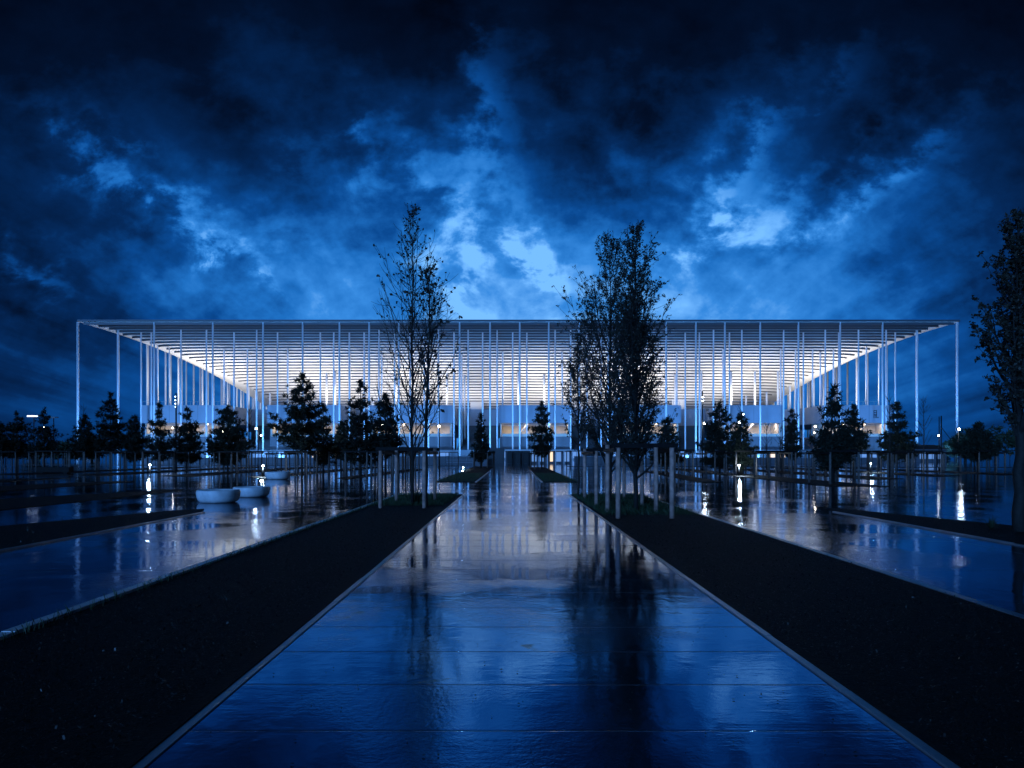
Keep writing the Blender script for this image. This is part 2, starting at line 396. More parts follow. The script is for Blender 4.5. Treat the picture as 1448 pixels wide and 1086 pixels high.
# ------------------------------------------------------------------ stadium
SX0, SX1 = xat(109,195), xat(1358,195); SY0, SY1 = 195.0, 405.0; ROOF = 37.0
SCX = (SX0+SX1)/2
def edge_d(x, y):
    a = max(min(x-SX0, SX1-x)*1.22, 1e-3); b = max(min(y-SY0, SY1-y), 1e-3); p = 2.4
    return (a**-p + b**-p)**(-1/p)
def soffit_z(d): return 36.5 - .22*d - .0105*d*d
stad = thing('stadium', 'wide white stadium with flat roof on slim columns, its ribbed underside lit from within', 'stadium', (SCX, 195, 0))
def sbuild(mb, name, mats, kind=None):
    o = mb.build(name, mats); o.parent = stad; o.matrix_parent_inverse = stad_inv
    if kind: o['kind'] = kind
    return o
import mathutils
stad_inv = mathutils.Matrix.Translation((SCX,195,0)).inverted()
# roof slab: a ring with the pitch open in the middle
r = MB()
ix0, ix1, iy0, iy1 = SX0+62, SX1-62, SY0+60, SY1-60
o_ = [(SX0,SY0),(SX1,SY0),(SX1,SY1),(SX0,SY1)]; i_ = [(ix0,iy0),(ix1,iy0),(ix1,iy1),(ix0,iy1)]
vs = [(x,y,ROOF) for x,y in o_] + [(x,y,ROOF) for x,y in i_] + [(x,y,ROOF-.42) for x,y in o_] + [(x,y,ROOF-.42) for x,y in i_]
fs = []
for k in range(4):
    k2 = (k+1)%4
    fs += [(k,k2,4+k2,4+k), (8+k2,8+k,12+k,12+k2), (k2,k,8+k,8+k2), (4+k,4+k2,12+k2,12+k)]
r.add(vs, fs); sbuild(r, 'roof', M['roof_edge'])
# curved soffit
s = MB(); s.smooth = True
def soft_axis(a0, a1):
    L_ = a1-a0; t = [0,.6,1.5]; x = 1.5
    while x < 46: x += 1.5; t.append(x)
    inner = []; 
    while x < L_-46-4: x += 5; inner.append(x)
    return [a0+.05+q for q in t] + [a0+q for q in inner if q < L_-49] + [a1-.05-q for q in reversed(t)]
ax, ayy = soft_axis(SX0,SX1), soft_axis(SY0,SY1)
idx = {}
DMAX = 39.0
for j, y in enumerate(ayy):
    for i, x in enumerate(ax):
        d = edge_d(x,y)
        idx[i,j] = len(s.v); s.v.append((x, y, soffit_z(min(d,DMAX+3)) - .003))
for j in range(len(ayy)-1):
    for i in range(len(ax)-1):
        dm = min(edge_d(ax[i],ayy[j]), edge_d(ax[i+1],ayy[j]), edge_d(ax[i],ayy[j+1]), edge_d(ax[i+1],ayy[j+1]))
        if dm < DMAX:
            s.f.append((idx[i,j], idx[i,j+1], idx[i+1,j+1], idx[i+1,j])); s.m.append(0); s.sm.append(True)
soff = sbuild(s, 'soffit', M['soffit'])
# slats below it: each follows one level of the soffit and bends back round the corners
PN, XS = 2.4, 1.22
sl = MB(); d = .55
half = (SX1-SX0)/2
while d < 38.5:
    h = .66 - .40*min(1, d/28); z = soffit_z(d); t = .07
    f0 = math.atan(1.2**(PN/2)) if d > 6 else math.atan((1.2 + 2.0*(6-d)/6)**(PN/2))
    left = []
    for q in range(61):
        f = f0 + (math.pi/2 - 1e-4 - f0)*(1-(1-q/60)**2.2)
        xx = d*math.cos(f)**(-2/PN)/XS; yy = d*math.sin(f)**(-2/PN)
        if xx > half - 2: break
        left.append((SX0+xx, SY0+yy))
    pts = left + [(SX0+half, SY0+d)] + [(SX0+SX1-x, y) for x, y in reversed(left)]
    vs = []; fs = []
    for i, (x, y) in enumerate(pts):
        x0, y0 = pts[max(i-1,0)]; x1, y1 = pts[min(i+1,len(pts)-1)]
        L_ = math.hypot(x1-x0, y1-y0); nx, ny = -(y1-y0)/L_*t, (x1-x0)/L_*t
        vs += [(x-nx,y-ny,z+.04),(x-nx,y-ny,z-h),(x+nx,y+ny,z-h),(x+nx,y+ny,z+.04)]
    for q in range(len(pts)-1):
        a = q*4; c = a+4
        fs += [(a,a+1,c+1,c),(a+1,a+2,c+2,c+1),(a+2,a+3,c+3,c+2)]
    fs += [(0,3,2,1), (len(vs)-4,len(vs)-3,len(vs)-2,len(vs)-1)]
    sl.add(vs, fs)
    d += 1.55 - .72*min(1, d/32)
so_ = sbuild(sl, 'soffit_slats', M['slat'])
# deck with forward bays
DZ0, DZ1, BY, MY = 10.1, 15.0, 203.0, 222.0
DX0, DX1 = xat(199,BY), xat(1262,BY)
m_ = MB(); m_.box(DX0+.5, DX1-.5, MY, 398, DZ0, DZ1); sbuild(m_, 'deck', M['panel'])
bays = [(199,320),(378,482),(522,640),(705,808),(858,963),(1023,1109),(1163,1262)]
WARM = (1.0,.80,.56)
for a, b in bays:
    x0, x1 = xat(a,BY), xat(b,BY); dd = MB(); dd.box(x0, x1, BY, MY-.05, DZ0, DZ1-.004)
    n = max(2, int((x1-x0)/6))
    dd.mi = 1
    for q in range(1, n):
        xx = x0 + (x1-x0)*q/n; dd.box(xx-.04, xx+.04, BY-.004, BY+.02, DZ0+.02, DZ1-.02)
    sbuild(dd, 'deck_bay', [M['panel'], M['base_wall']])
    # lit concourse below the bay
    cw = MB(); cw.box(x0+.4, x1-.4, 211, 211.3, 6.3, DZ0-.01)
    for q in range(n+1):                                             # raking struts and cross walls
        xx = x0+.6 + (x1-x0-1.2)*q/n
        cw.box(xx-.22, xx+.22, 204.6, 210.9, 6.42, DZ0-.02) if q in (0, n) else cw.bar((xx-1.6,206.5,6.45),(xx+1.2,207.5,DZ0-.05), .35)
    cw.box(x0+.9, x1-.9, 204.5, 204.6, 6.42, 7.2)
    sbuild(cw, 'concourse_wall', M['warm_wall'])
    lw = MB(); lw.box(x0+.3, x1-.3, 204.3, MY-.2, 0, 6.4)
    for q in range(5): lw.box(x0+.3, x1-.3, 204.2, 204.28, .8+q*1.15, .86+q*1.15)
    for q in range(1, 3*n): lw.box(x0+.3+(x1-x0-.6)*q/(3*n)-.05, x0+.3+(x1-x0-.6)*q/(3*n)+.05, 204.1, 204.19, .3, 6.3)
    sbuild(lw, 'lower_wall', M['base_wall'])
    rl = MB(); rl.box(x0+.4, x1-.4, BY+.02, BY+.07, DZ1+.95, DZ1+1.0)
    for q in range(4*n+1): rl.box(x0+.4+(x1-x0-.85)*q/(4*n), x0+.45+(x1-x0-.85)*q/(4*n), BY+.02, BY+.07, DZ1, DZ1+.95)
    sbuild(rl, 'deck_railing', M['panel'])
    area('concourse_light', ((x0+x1)/2, 207.2, DZ0-.06), (0,0,0), (x1-x0)*.9, .5, 32*(x1-x0), WARM, None)
edges = [b for b in bays]
rec = [(bays[i][1], bays[i+1][0]) for i in range(len(bays)-1)]
for ri, (a, b) in enumerate(rec):
    x0, x1 = xat(a,BY)+.35, xat(b,BY)-.35; lv = MB(); lv.box(x0, x1, MY-.6, MY-.3, 0, DZ0-.02)
    z = .5
    while z < DZ0-.3: lv.bar((x0+.1,MY-.68,z),(x1-.1,MY-.68,z), .12, .2); z += .62
    sbuild(lv, 'louvre_wall', M['louvre'])
    st = MB()                                                       # flight of steps up into the recess
    for q in range(12): st.box(x0+.5, x1-.5, 206+q*1.1, 207.1+q*1.1 - .002, 0, 2.6+.3*q)
    sbuild(st, 'stair', M['louvre'])
    # bright panel of the stand closing the recess above the deck
    pn = MB(); pw = min(5.5, (x1-x0)*.35); xm = (x0+x1)/2 - .8
    pn.box(xm-pw/2, xm+pw/2, 228.6, 228.9, DZ1+.002, 19.2)
    if 0 < ri < len(rec)-1: sbuild(pn, 'stand_panel', M['soffit'])
bw = MB(); bw.box(xat(262,199), xat(1255,199), 198.6, 204.1, 0, 2.7); sbuild(bw, 'plinth', M['base_wall'])
# ground-floor glazing in the plinth
rnd = random.Random(8)
x = xat(270,198); 
while x < xat(1245,198):
    wd = rnd.uniform(2.2,5.5)
    if rnd.random() < .62:
        gz = MB(); gz.box(x, x+wd, 198.45, 198.58, .5, 2.2)
        sbuild(gz, 'window', M['lit_glass'] if rnd.random() < .7 else (M['lit_warm'] if rnd.random() < .35 else M['glass']))
    x += wd + rnd.uniform(.5,3.5)
# emblem on the right-hand bay
em = MB(); ex, ez = xat(1235.3,BY), zat(580,BY); u = BY/F
for (a,b,c,d_) in ((0,.9,0,11.2),(3.7,4.6,0,11.2),(.9,3.7,0,.9),(.9,3.7,3.0,3.8),(.9,3.7,6.0,7.2),(1.9,2.7,7.2,11.2),(5.4,6.9,9.6,11.2)):
    em.box(ex+a*u, ex+b*u, BY-.03, BY-.005, ez-d_*u, ez-c*u)
sbuild(em, 'emblem', M['dark_metal'])

# columns
def col_mesh(x, y, z0, z1, r, mb):
    mb.tube([(x,y,z0),(x,y,z1)], r, 10)
    return mb
cols = []
front = [110,218,301,372,428,480,522,564,606,650,693,735,776,819,860,900,942,984,1025,1075,1129,1188,1248,1353.5]
for px in front: cols.append((xat(px,195.6), 195.6, 0, .225 if 130 < px < 1340 else .31, 3))
def zbase(x, y):
    if BY-.3 < y < MY:
        for a,b in bays:
            if xat(a,BY)-.3 < x < xat(b,BY)+.3: return DZ1
    if y >= MY and DX0 < x < DX1: return DZ1
    if xat(262,199) < x < xat(1255,199) and y > 198.4: return 2.65 if y < 205.5 else 3.4
    return 0
second = [167,199.5,214,256,292,331,363,392.5,453,472,494,515,536,558,580,600,620,642,662,682.5,703,725,745,785,807,830,850,875,969,989,1009,1031.5,1049,1108,1136,1167,1186,1214,1253,1266,1296.5]
rnd = random.Random(12)
for px in second:
    y = 200.2 + rnd.uniform(-.7,1.2)
    cols.append((xat(px,y), y, None, .31 if px in (167,1296.5) else .20, 2))
third = [223,239.5,317,350,407,494.5,540,653,711,795,870,957,1008.5,1022.5,1104,1125,1149,1160,1178.6,1225,1243]
for px in third:
    y = 210 + rnd.uniform(-1,1); cols.append((xat(px,y), y, None, .23, 1.5))
fourth = [382,462,474,560,632,657,733,769.5,830,955,992,1034,1067.5,1100,1117,1055,1084,1025,372,362,352]
for px in fourth:
    y = (219 if px in (462,474,560,632,657,733,769.5,830,955,992,1034,1067.5,1100) else 230) + rnd.uniform(-1,1); cols.append((xat(px,y), y, DZ1 if y>MY else None, .3, 1))
for side in (-1,1):                                                 # rows along the two sides
    for row, (off, ys) in enumerate(((.6,(231,246,259,270,281,291,301,312,323,335,350,368)), (5,(222,234,243,256,266,279,290,303,316,330,346)), (13,(226,241,250,262,277,289,306,320,338)), (22,(236,247,258,272,285,300,318)), (30,(243,255,268,284)))):
        for y in ys:
            yy = y + rnd.uniform(-1.5,1.5); x = (SX0+off+rnd.uniform(-.4,.6)) if side < 0 else (SX1-off+rnd.uniform(-.6,.4))
            cols.append((x, yy, DZ1 if DX0 < x < DX1 else 0, .27, .8))
cols.sort(key=lambda c: -c[4])
rest = MB()
for i, (x,y,z0,rr,pri) in enumerate(cols):
    z1 = soffit_z(edge_d(x,y)) - .02; z0 = zbase(x,y) if z0 is None else z0
    if z1 - z0 < .5: continue
    if i < 99:
        sbuild(col_mesh(x,y,z0,z1,rr,MB()), 'column', M['white_paint'])
    else: col_mesh(x,y,z0,z1,rr,rest)
sbuild(rest, 'distant_columns', M['white_paint'], 'stuff')
# lamps of the building: uplights along the deck
DECK = (1.0,.94,.86)
area('deck_uplight', (SCX, 224.5, DZ1+.3), (R(180),0,0), 146, 2.0, 3700, DECK)
for a, b in bays: area('bay_uplight', (xat((a+b)/2,BY), 214, DZ1+.3), (R(180),0,0), xat(b,BY)-xat(a,BY)-2, 2.0, 2600, DECK)
for side in (-1,1):
    area('side_uplight', (SCX+side*99.5, 300, DZ1+.3), (R(180),0,0), 1.0, 170, 6000, DECK)
    area('corner_uplight', (SCX+side*88, 218, DZ1+.3), (R(180),0,0), 16, 14, 1100, DECK)

# floodlights on the ground in front of the facade
def floodlight(x, label):
    t = thing('floodlight', label, 'floodlight', (x,186,0), 0, 'floodlights washing the facade')
    h = MB(); h.box(-1.5,1.5,-.25,.25,.12,.55); h.box(-1.2,-1.0,-.12,.12,0,.12); h.box(1.0,1.2,-.12,.12,0,.12); h.build('housing', M['dark_metal'], t)
    l = MB(); l.box(-1.35,1.35,.252,.30,.2,.5); l.build('lens', M['lamp_soft'], t)
    area('flood_beam', (0,.2,.62), (R(180-32),0,0), 2.8, .4, 2600, (.10,.38,1.0), t)
for i, px in enumerate((130,240,350,460,570,680,790,900,1010,1120,1230,1335)):
    floodlight(xat(px,186), 'low black floodlight on the ground washing the facade with blue light')

# ------------------------------------------------------------------ trees
def birch(name, label, loc, H, spread, nleaf, seed, trunk_r=.05, nprim=26, low=.22, ascend=.8, leaf=.05, lean=0.0, twigs=5, leaf_top=.0, group=None, bias=1.0, vary=(.5,1.3)):
    rnd = random.Random(seed); t = thing(name, label, 'tree', loc, 0, group)
    tr = MB(); br = MB(); lf = MB()
    n = 16; pts = []; wob = [rnd.gauss(0,.02) for _ in range(n+1)]; wob2 = [rnd.gauss(0,.02) for _ in range(n+1)]
    for i in range(n+1):
        q = i/n; pts.append((lean*q*q + wob[i]*(q>0), wob2[i]*(q>0), H*q))
    tr.tube(pts, [max(.006, trunk_r*(1-.93*(i/n))) for i in range(n+1)], 8)
    def on_trunk(q):
        i = min(n-1, int(q*n)); f = q*n-i; return np.array(pts[i])*(1-f) + np.array(pts[i+1])*f
    tips = []; wts = []
    for k in range(nprim):
        q = low + (0.97-low)*((k+rnd.random())/nprim)**bias
        p = on_trunk(q); az = k*2.4 + rnd.gauss(0,.4)
        shape = min(1.0, 1.35*((1-q)/(1-low))**.85) - .25*max(0, .25-(q-low))/.25
        Ln = spread*(.10+1.05*shape)*rnd.uniform(*vary)
        el = R(rnd.uniform(38,62))*ascend + .1 + .35*q
        pos = p.copy(); pp = [pos.copy()]; r0 = max(.006, trunk_r*(1-.9*q)*.55); m = 6
        for j in range(m):
            e2 = min(1.45, el + .09*j + rnd.gauss(0,.10)); a2 = az + rnd.gauss(0,.12)
            pos = pos + np.array((math.cos(a2)*math.cos(e2), math.sin(a2)*math.cos(e2), math.sin(e2)))*(Ln*1.25/m)
            pp.append(pos.copy())
        br.tube(pp, [max(.006, r0*(1-.85*j/m)) for j in range(m+1)], 4, False)
        tips.append((pp[-1], q)); wts.append(Ln)
        for j in range(twigs):
            u = rnd.uniform(.25,.98); i = min(m-1,int(u*m)); f = u*m-i; s0 = pp[i]*(1-f)+pp[i+1]*f
            a2 = az + rnd.choice((-1,1))*rnd.uniform(.4,1.3); e2 = rnd.uniform(.2,1.2); tl = Ln*rnd.uniform(.18,.42)
            s1 = s0 + np.array((math.cos(a2)*math.cos(e2), math.sin(a2)*math.cos(e2), math.sin(e2)))*tl*.5
            s2 = s1 + np.array((math.cos(a2+.2)*math.cos(e2+.2), math.sin(a2+.2)*math.cos(e2+.2), math.sin(e2+.2)))*tl*.5
            br.tube([s0,s1,s2], [max(.006,r0*.4), .006, .004], 3, False)
            tips += [(s1,q),(s2,q),(s2,q)]; wts += [Ln]*3
    for c, q in rnd.choices(tips, weights=wts, k=nleaf):
        if leaf_top and rnd.random() > (q**leaf_top): continue
        c = np.array(c) + np.array([rnd.gauss(0,.028) for _ in range(3)]) - np.array((0,0,.02))
        a = np.array([rnd.gauss(0,1) for _ in range(3)]); a /= np.linalg.norm(a); b = np.cross(a, [rnd.gauss(0,1) for _ in range(3)]); b /= np.linalg.norm(b)
        sz = leaf*rnd.uniform(.5,1.25)
        lf.add([tuple(c-a*sz), tuple(c-a*sz*.2+b*sz*.62), tuple(c+a*sz), tuple(c-a*sz*.2-b*sz*.62)], [(0,1,2,3)])
    tr.build('trunk', M['bark'], t); c = br.build('branches', M['bark'], t); lf.build('crown', M['leaf'], t)
    return t

birch('birch_tree', 'tall thin birch with open leafless branches and few leaves, left of the path', (-3.14,23.3,0), 9.4, 2.05, 1600, 11, .055, 62, .13, .84, .055, twigs=12, leaf_top=1.5, bias=1.1, vary=(.75,1.15))
birch('birch_tree', 'dark-trunked young tree with leaves at its leaning top, beside the left timber frame', (-2.58,22.2,0), 7.3, 1.5, 700, 23, .068, 36, .30, .8, .075, lean=.16, twigs=8, leaf_top=1.0, vary=(.75,1.15))
birch('birch_tree', 'tallest leafy poplar-shaped tree right of the path, rising over the stadium roof', (3.5,20.9,0), 8.1, 1.6, 17000, 31, .07, 90, .11, .92, .033, twigs=20, bias=1.35)
birch('birch_tree', 'second leafy spire just left of the tallest tree by the path', (3.22,24.4,0), 8.7, 1.95, 17000, 45, .065, 90, .11, .9, .035, twigs=20, bias=1.35)
birch('birch_tree', 'shorter slim tree nearest the right path edge, its crown merging with two spires', (2.42,27.0,0), 6.0, .95, 2600, 57, .05, 44, .3, .95, .04, twigs=12)
birch('birch_tree', 'dense dark columnar tree cut by the right edge of the view', (10.34,15.1,0), 6.5, 1.05, 11000, 63, .12, 70, .28, .9, .04, twigs=10)

def clump(mb, c, s, rnd, n=19, wmul=.55):
    for _ in range(n):
        d = np.array([rnd.gauss(0,1), rnd.gauss(0,1), rnd.gauss(.25,1)]); d /= np.linalg.norm(d)
        b = np.cross(d, [rnd.gauss(0,1) for _ in range(3)]); b /= (np.linalg.norm(b)+1e-6)
        L_ = s*rnd.uniform(.7,1.15); w_ = s*rnd.uniform(.22,.40)*wmul; c0 = np.array(c)
        mb.add([tuple(c0-d*L_*.35-b*w_*.5), tuple(c0-d*L_*.35+b*w_*.5), tuple(c0+d*L_+b*w_*.25), tuple(c0+d*L_-b*w_*.25)], [(0,1,2,3)])
def pine(label, loc, H, rad, seed, low=.2, n_tier=11, cl=.20, group='young pines in the planting beds', fill=1.0, sharp=.85):
    rnd = random.Random(seed); t = thing('pine_tree', label, 'tree', loc, rnd.uniform(0,6), group)
    tr = MB(); cr = MB()
    tr.tube([(0,0,0),(rnd.gauss(0,.05),rnd.gauss(0,.05),H*.5),(0,0,H*.97)], [.09,.06,.015], 7)
    for k in range(n_tier):
        q = k/(n_tier-1); z = H*min(.98, low + (1-low)*q*.97 + rnd.gauss(0,.018)*(0<q<1)); rr = rad*((1-q)**sharp*.9+.08)*rnd.uniform(.75,1.15)*(1 if k else .8)
        nb = max(4, int(round(8*(1-q)+4)))
        for b in range(nb):
            az = 6.283*b/nb + k*1.3 + rnd.gauss(0,.25); ln = rr*rnd.uniform(.5,1.35); el = rnd.uniform(.05,.6)
            e = np.array((math.cos(az)*ln, math.sin(az)*ln, z + ln*math.tan(el)*.6)); s0 = np.array((0,0,z-rnd.uniform(0,.08)*H*(1-q)))
            tr.tube([s0, (s0+e)/2-np.array((0,0,.04)), e], [.025,.018,.01], 3, False)
            m = max(2, int(ln/.26*fill))
            for j in range(m):
                u = (j+1)/m; u = .25+.75*u
                c = s0*(1-u)+e*u + np.array([rnd.gauss(0,.06), rnd.gauss(0,.06), rnd.gauss(.04,.13)])
                clump(cr, c, cl*rnd.uniform(.65,1.35), rnd)
    clump(cr, (0,0,H*.98), cl*1.1, rnd)
    tr.build('trunk', M['bark'], t); cr.build('crown', M['needle'], t); return t

def sapling(label, loc, H, seed, group='bare saplings among the pines', rad=.9):
    rnd = random.Random(seed); t = thing('bare_sapling', label, 'tree', loc, 0, group); b = MB(); k = MB()
    k.tube([(0,0,0),(.03,0,H*.5),(0,.03,H)], [.05,.035,.008], 6)
    for i in range(26):
        q = rnd.uniform(.3,.95); az = i*2.4; ln = rad*(1.15-q)*rnd.uniform(.8,1.3); el = rnd.uniform(.7,1.15)
        s0 = np.array((0,0,H*q)); e = s0 + np.array((math.cos(az)*math.cos(el), math.sin(az)*math.cos(el), math.sin(el)))*ln*1.4
        b.tube([s0,(s0+e)/2+np.array((0,0,-.05)),e], [.018,.013,.007], 3, False)
        for _ in range(3):
            u = rnd.uniform(.4,.9); s1 = s0*(1-u)+e*u; a2 = az+rnd.uniform(-1,1); 
            b.tube([s1, s1+np.array((math.cos(a2)*.2, math.sin(a2)*.2, .3))*rnd.uniform(.6,1.3)], [.009,.005], 3, False)
    k.build('trunk', M['bark'], t); b.build('branches', M['bark'], t); return t

# each young pine: photo column, top row, foot row, half width in pixels, shape
pines = [
 (-4,596,663,24,0,'pine cut by the left edge of the view'),
 (24,584,663,22,1,'leftmost whole pine, standing before the flat-headed light mast'),
 (62,582,663,22,2,'pine immediately right of the flat-headed light mast'),
 (120,588,664,22,3,'bushy pine under a bare twiggy top, left of the roof corner column'),
 (156,558,664,26,0,'tall pointed pine in front of the second left column'),
 (190,589,664,22,1,'low broad pine right of the tall pointed left one'),
 (225,573,667,20,2,'slim pine beside the glowing bollard on the left'),
 (264,578,665,22,3,'pine just right of the four-lamp mast'),
 (322,576,667,25,4,'round bushy pine in front of the dark louvred recess at left'),
 (427,530,672,40,0,'largest spreading pine, left of centre with a star-bright lamp in it'),
 (457,572,670,22,1,'smaller pine tucked against the right flank of the largest pine'),
 (482,600,667,18,2,'low dark pine between the largest pine and the paired pines'),
 (510,540,674,28,3,'tall pine left of the birch, upper of a close pair'),
 (545,560,674,26,2,'shorter pine of the close pair, right behind the birch frame'),
 (680,588,662,13,1,'small narrow pine on the far bed left of the path axis'),
 (766,570,664,19,0,'pine on the far bed just right of the path axis'),
 (943,594,668,20,3,'low pine behind the tall timber frame right of the path'),
 (1018,572,670,27,4,'dense round pine beside the black lamp pole right of centre'),
 (1048,588,672,22,1,'pine right behind the lit bollard on the right'),
 (1120,580,666,14,4,'narrow bushy pine in front of the right louvred recess'),
 (1178,555,684,34,0,'broad pine nearest on the right, its bare stem standing at the kerb'),
 (1207,575,668,20,2,'slender pine touching the right flank of the broad one'),
 (1268,570,667,24,3,'spiky pine in front of the emblem bay at right'),
 (1383,598,668,22,1,'dark pine right of the roof corner beyond the railing'),
]
protos = {}
tree_spots = []
for i, (px, top, foot, hw, var, desc) in enumerate(pines):
    X, Y = ground(px, foot); H = zat(top, Y); rad = hw*Y/F*1.02
    vr = random.Random(500+i*7)
    fill, cl, low, sharp = {0:(1.2,.27,.22,.85), 1:(1.3,.25,.22,.7), 2:(1.2,.26,.26,.85), 3:(1.3,.26,.2,.7), 4:(1.6,.24,.18,.45)}[var]
    pine(desc, (X,Y,0), H, rad*vr.uniform(.9,1.15), 70+i*13, low*vr.uniform(.75,1.35), vr.randint(10,14), cl*vr.uniform(.9,1.15), fill=fill*1.25, sharp=sharp*vr.uniform(.75,1.2))
    tree_spots.append((X,Y,desc))
saps = [(118,570,664,'bare sapling with fan of twigs above the bushy left pine'),(352,572,666,'leafless sapling left of the blue-lit column'),(326,556,662,'tall bare sapling behind the round bushy pine'),
        (1046,566,667,'bare sapling behind the round pine right of centre'),(1084,600,664,'small leafless sapling between bay columns right of centre'),(1103,598,664,'small leafless sapling left of the narrow bushy pine'),
        (1306,560,668,'tall bare sapling between the two outer right columns'),(1258,556,672,'thin dark-stemmed sapling at the emblem bay'),(1180,536,676,'bare sapling rising above the broad right pine')]
for i, (px, top, foot, desc) in enumerate(saps):
    X, Y = ground(px, foot); sapling(desc, (X,Y,0), zat(top,Y), 200+i, rad=.8 if i != 6 else 1.3); tree_spots.append((X,Y,desc))

# far trees on the horizon at both sides
def far_tree(label, X, Y, H, rad, seed):
    rnd = random.Random(seed); t = thing('broadleaf_tree', label, 'tree', (X,Y,0), 0, 'distant trees on the horizon'); k = MB(); c = MB()
    k.tube([(0,0,0),(0,0,H*.6)], [.3,.12], 6)
    for _ in range(150):
        d = np.array([rnd.gauss(0,1) for _ in range(3)]); d /= np.linalg.norm(d); q = rnd.random()**.4
        clump(c, (d[0]*rad*q, d[1]*rad*q, H*.55 + d[2]*H*.42*q), rad*.26*rnd.uniform(.6,1.2), rnd, 9, 1)
    k.build('trunk', M['bark'], t); c.build('crown', M['bush'], t)
for i, (px, top, hw, Y, d) in enumerate(((92,625,26,150,'low green tree on the horizon left of the roof corner column'),(130,622,22,170,'dark distant tree behind the bushy left pine'),(48,632,22,160,'low green clump below the flat-headed mast'),
        (1365,606,22,165,'distant round tree right of the roof corner column'),(1352,618,14,190,'small distant tree touching the right corner column'),(1408,598,16,150,'tall distant tree left of the dark columnar tree'),(1442,606,24,150,'distant tree behind the dark columnar tree'),(1340,622,14,200,'low distant tree beside the dark shed roof'))):
    far_tree(d, xat(px,Y), Y, zat(top,Y), hw*Y/F, 300+i)

# ------------------------------------------------------------------ timber tree frames
def frame_proto(label, loc, wx, wy, h=1.8, th=.12, group='timber frames staking the trees', post_mat=None):
    t = thing('tree_frame', label, 'tree frame', loc, 0, group)
    for sx in (-1,1):
        for sy in (-1,1):
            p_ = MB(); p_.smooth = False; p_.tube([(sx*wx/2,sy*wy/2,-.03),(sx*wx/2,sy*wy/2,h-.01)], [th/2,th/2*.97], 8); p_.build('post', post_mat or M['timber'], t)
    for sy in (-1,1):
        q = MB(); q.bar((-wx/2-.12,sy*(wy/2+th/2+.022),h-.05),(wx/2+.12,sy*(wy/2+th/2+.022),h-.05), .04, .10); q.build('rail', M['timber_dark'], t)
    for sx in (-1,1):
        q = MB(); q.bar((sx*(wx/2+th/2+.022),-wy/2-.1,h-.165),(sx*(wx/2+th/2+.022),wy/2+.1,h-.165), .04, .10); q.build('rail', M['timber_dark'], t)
    return t
frame_proto('timber stake frame around the thin birch and dark-trunked tree left of the path', (-3.2,23.1,0), 1.28, 3.0, 1.80)
frame_proto('largest timber stake frame, round the tallest tree right of the path', (3.26,19.15,0), 1.32, 2.0, 1.86, .125)
frame_proto('timber stake frame behind the largest one, round the second spire', (3.27,24.4,0), 1.40, 3.6, 1.80, .115)
fp = frame_proto('timber stake frame around the pine cut by the left edge', (tree_spots[0][0], tree_spots[0][1], 0), 1.5, 2.6, 1.85, .13, post_mat=M['timber_far'])
fr = random.Random(21)
for X, Y, d in tree_spots[1:]:
    dup(fp, (X, Y, 0), fr.uniform(-.03,.03), 'timber stake frame around the ' + ' '.join(d.split(',')[0].split()[:11]), (1,1,fr.uniform(.95,1.05)))
extra = [(-8.9,58,'left of the second bed row, foot in black mulch'),(-9.2,66,'mid-row in the bed left of the path'),(-9.6,72,'at the far end of the bed left of the path'),(-16.6,58,'left row below the paired pines'),(-17,70,'in the bed behind the small bowl'),
         (-17,80,'behind the bowl nearest the railing'),(-24,64,'before the left blue-lit column'),(-24,76,'behind the glowing left bollard'),(-31.5,66,'left of the four-lamp mast'),(-31.5,80,'right of the low dark bench'),(-39,72,'beside the low dark bench at left'),(-46,74,'below the flat-headed light mast'),
         (12.6,56,'behind the right timber frames'),(13,64,'at the far end of the right bed'),(17.6,50,'right of the lit bollard'),(17.6,60,'behind the lit bollard on the right'),(17.6,72,'deep in the bed right of the bollard'),(24,56,'in front of the emblem bay'),(24,66,'left of the small far bollard'),(24,78,'behind the small far bollard'),
         (31,60,'right of the small far bollard'),(31,74,'before the right outer columns'),(38.5,66,'below the dark shed roof'),(38.5,80,'left of the right corner column'),(45,70,'right of the roof corner column'),(45,84,'rightmost beyond the railing'),(-2.9,88,'by the steps left of the path axis'),(2.9,84,'by the gate right of the path axis')]
for X, Y, d in extra:
    dup(fp, (X, Y, 0), fr.uniform(-.05,.05), 'empty timber stake frame ' + d, (1,1,fr.uniform(.92,1.05)))

# yucca-like tufts at the foot of the near trees
def tuft(label, loc, n, h, seed, group='spiky plants below the near trees'):
    rnd = random.Random(seed); t = MB()
    for _ in range(n):
        a = rnd.uniform(0,6.28); e = rnd.uniform(.25,1.4); l = h*rnd.uniform(.6,1.1); w_ = .018
        ca, sa = math.cos(a), math.sin(a); ps = []
        for j in range(4):
            u = j/3; rr = l*u*math.cos(e)*(1+.25*u); z = l*u*math.sin(e) - .16*l*u*u*math.cos(e)
            ps.append((ca*rr, sa*rr, z+.02, w_*(1-u*.9)))
        vs = []
        for (x,y,z,q) in ps: vs += [(x-sa*q,y+ca*q,z),(x+sa*q,y-ca*q,z)]
        t.add(vs, [(0,1,3,2),(2,3,5,4),(4,5,7,6)])
    o = t.build('spiky_plant', M['bush'], loc=loc); return tag(o, label, 'plant', group)
tuft('spiky yucca tuft between the posts of the left timber frame', (-3.05,23.6,0), 90, .62, 1)
tuft('low dark spiky tuft behind the posts of the largest frame', (3.1,22.2,0), 80, .48, 2)
tuft('small spiky tuft right of the tallest tree trunk', (4.2,23.0,0), 60, .42, 3)
tuft('grassy tuft at the foot of the dark columnar tree', (10.1,15.6,0), 70, .30, 4)

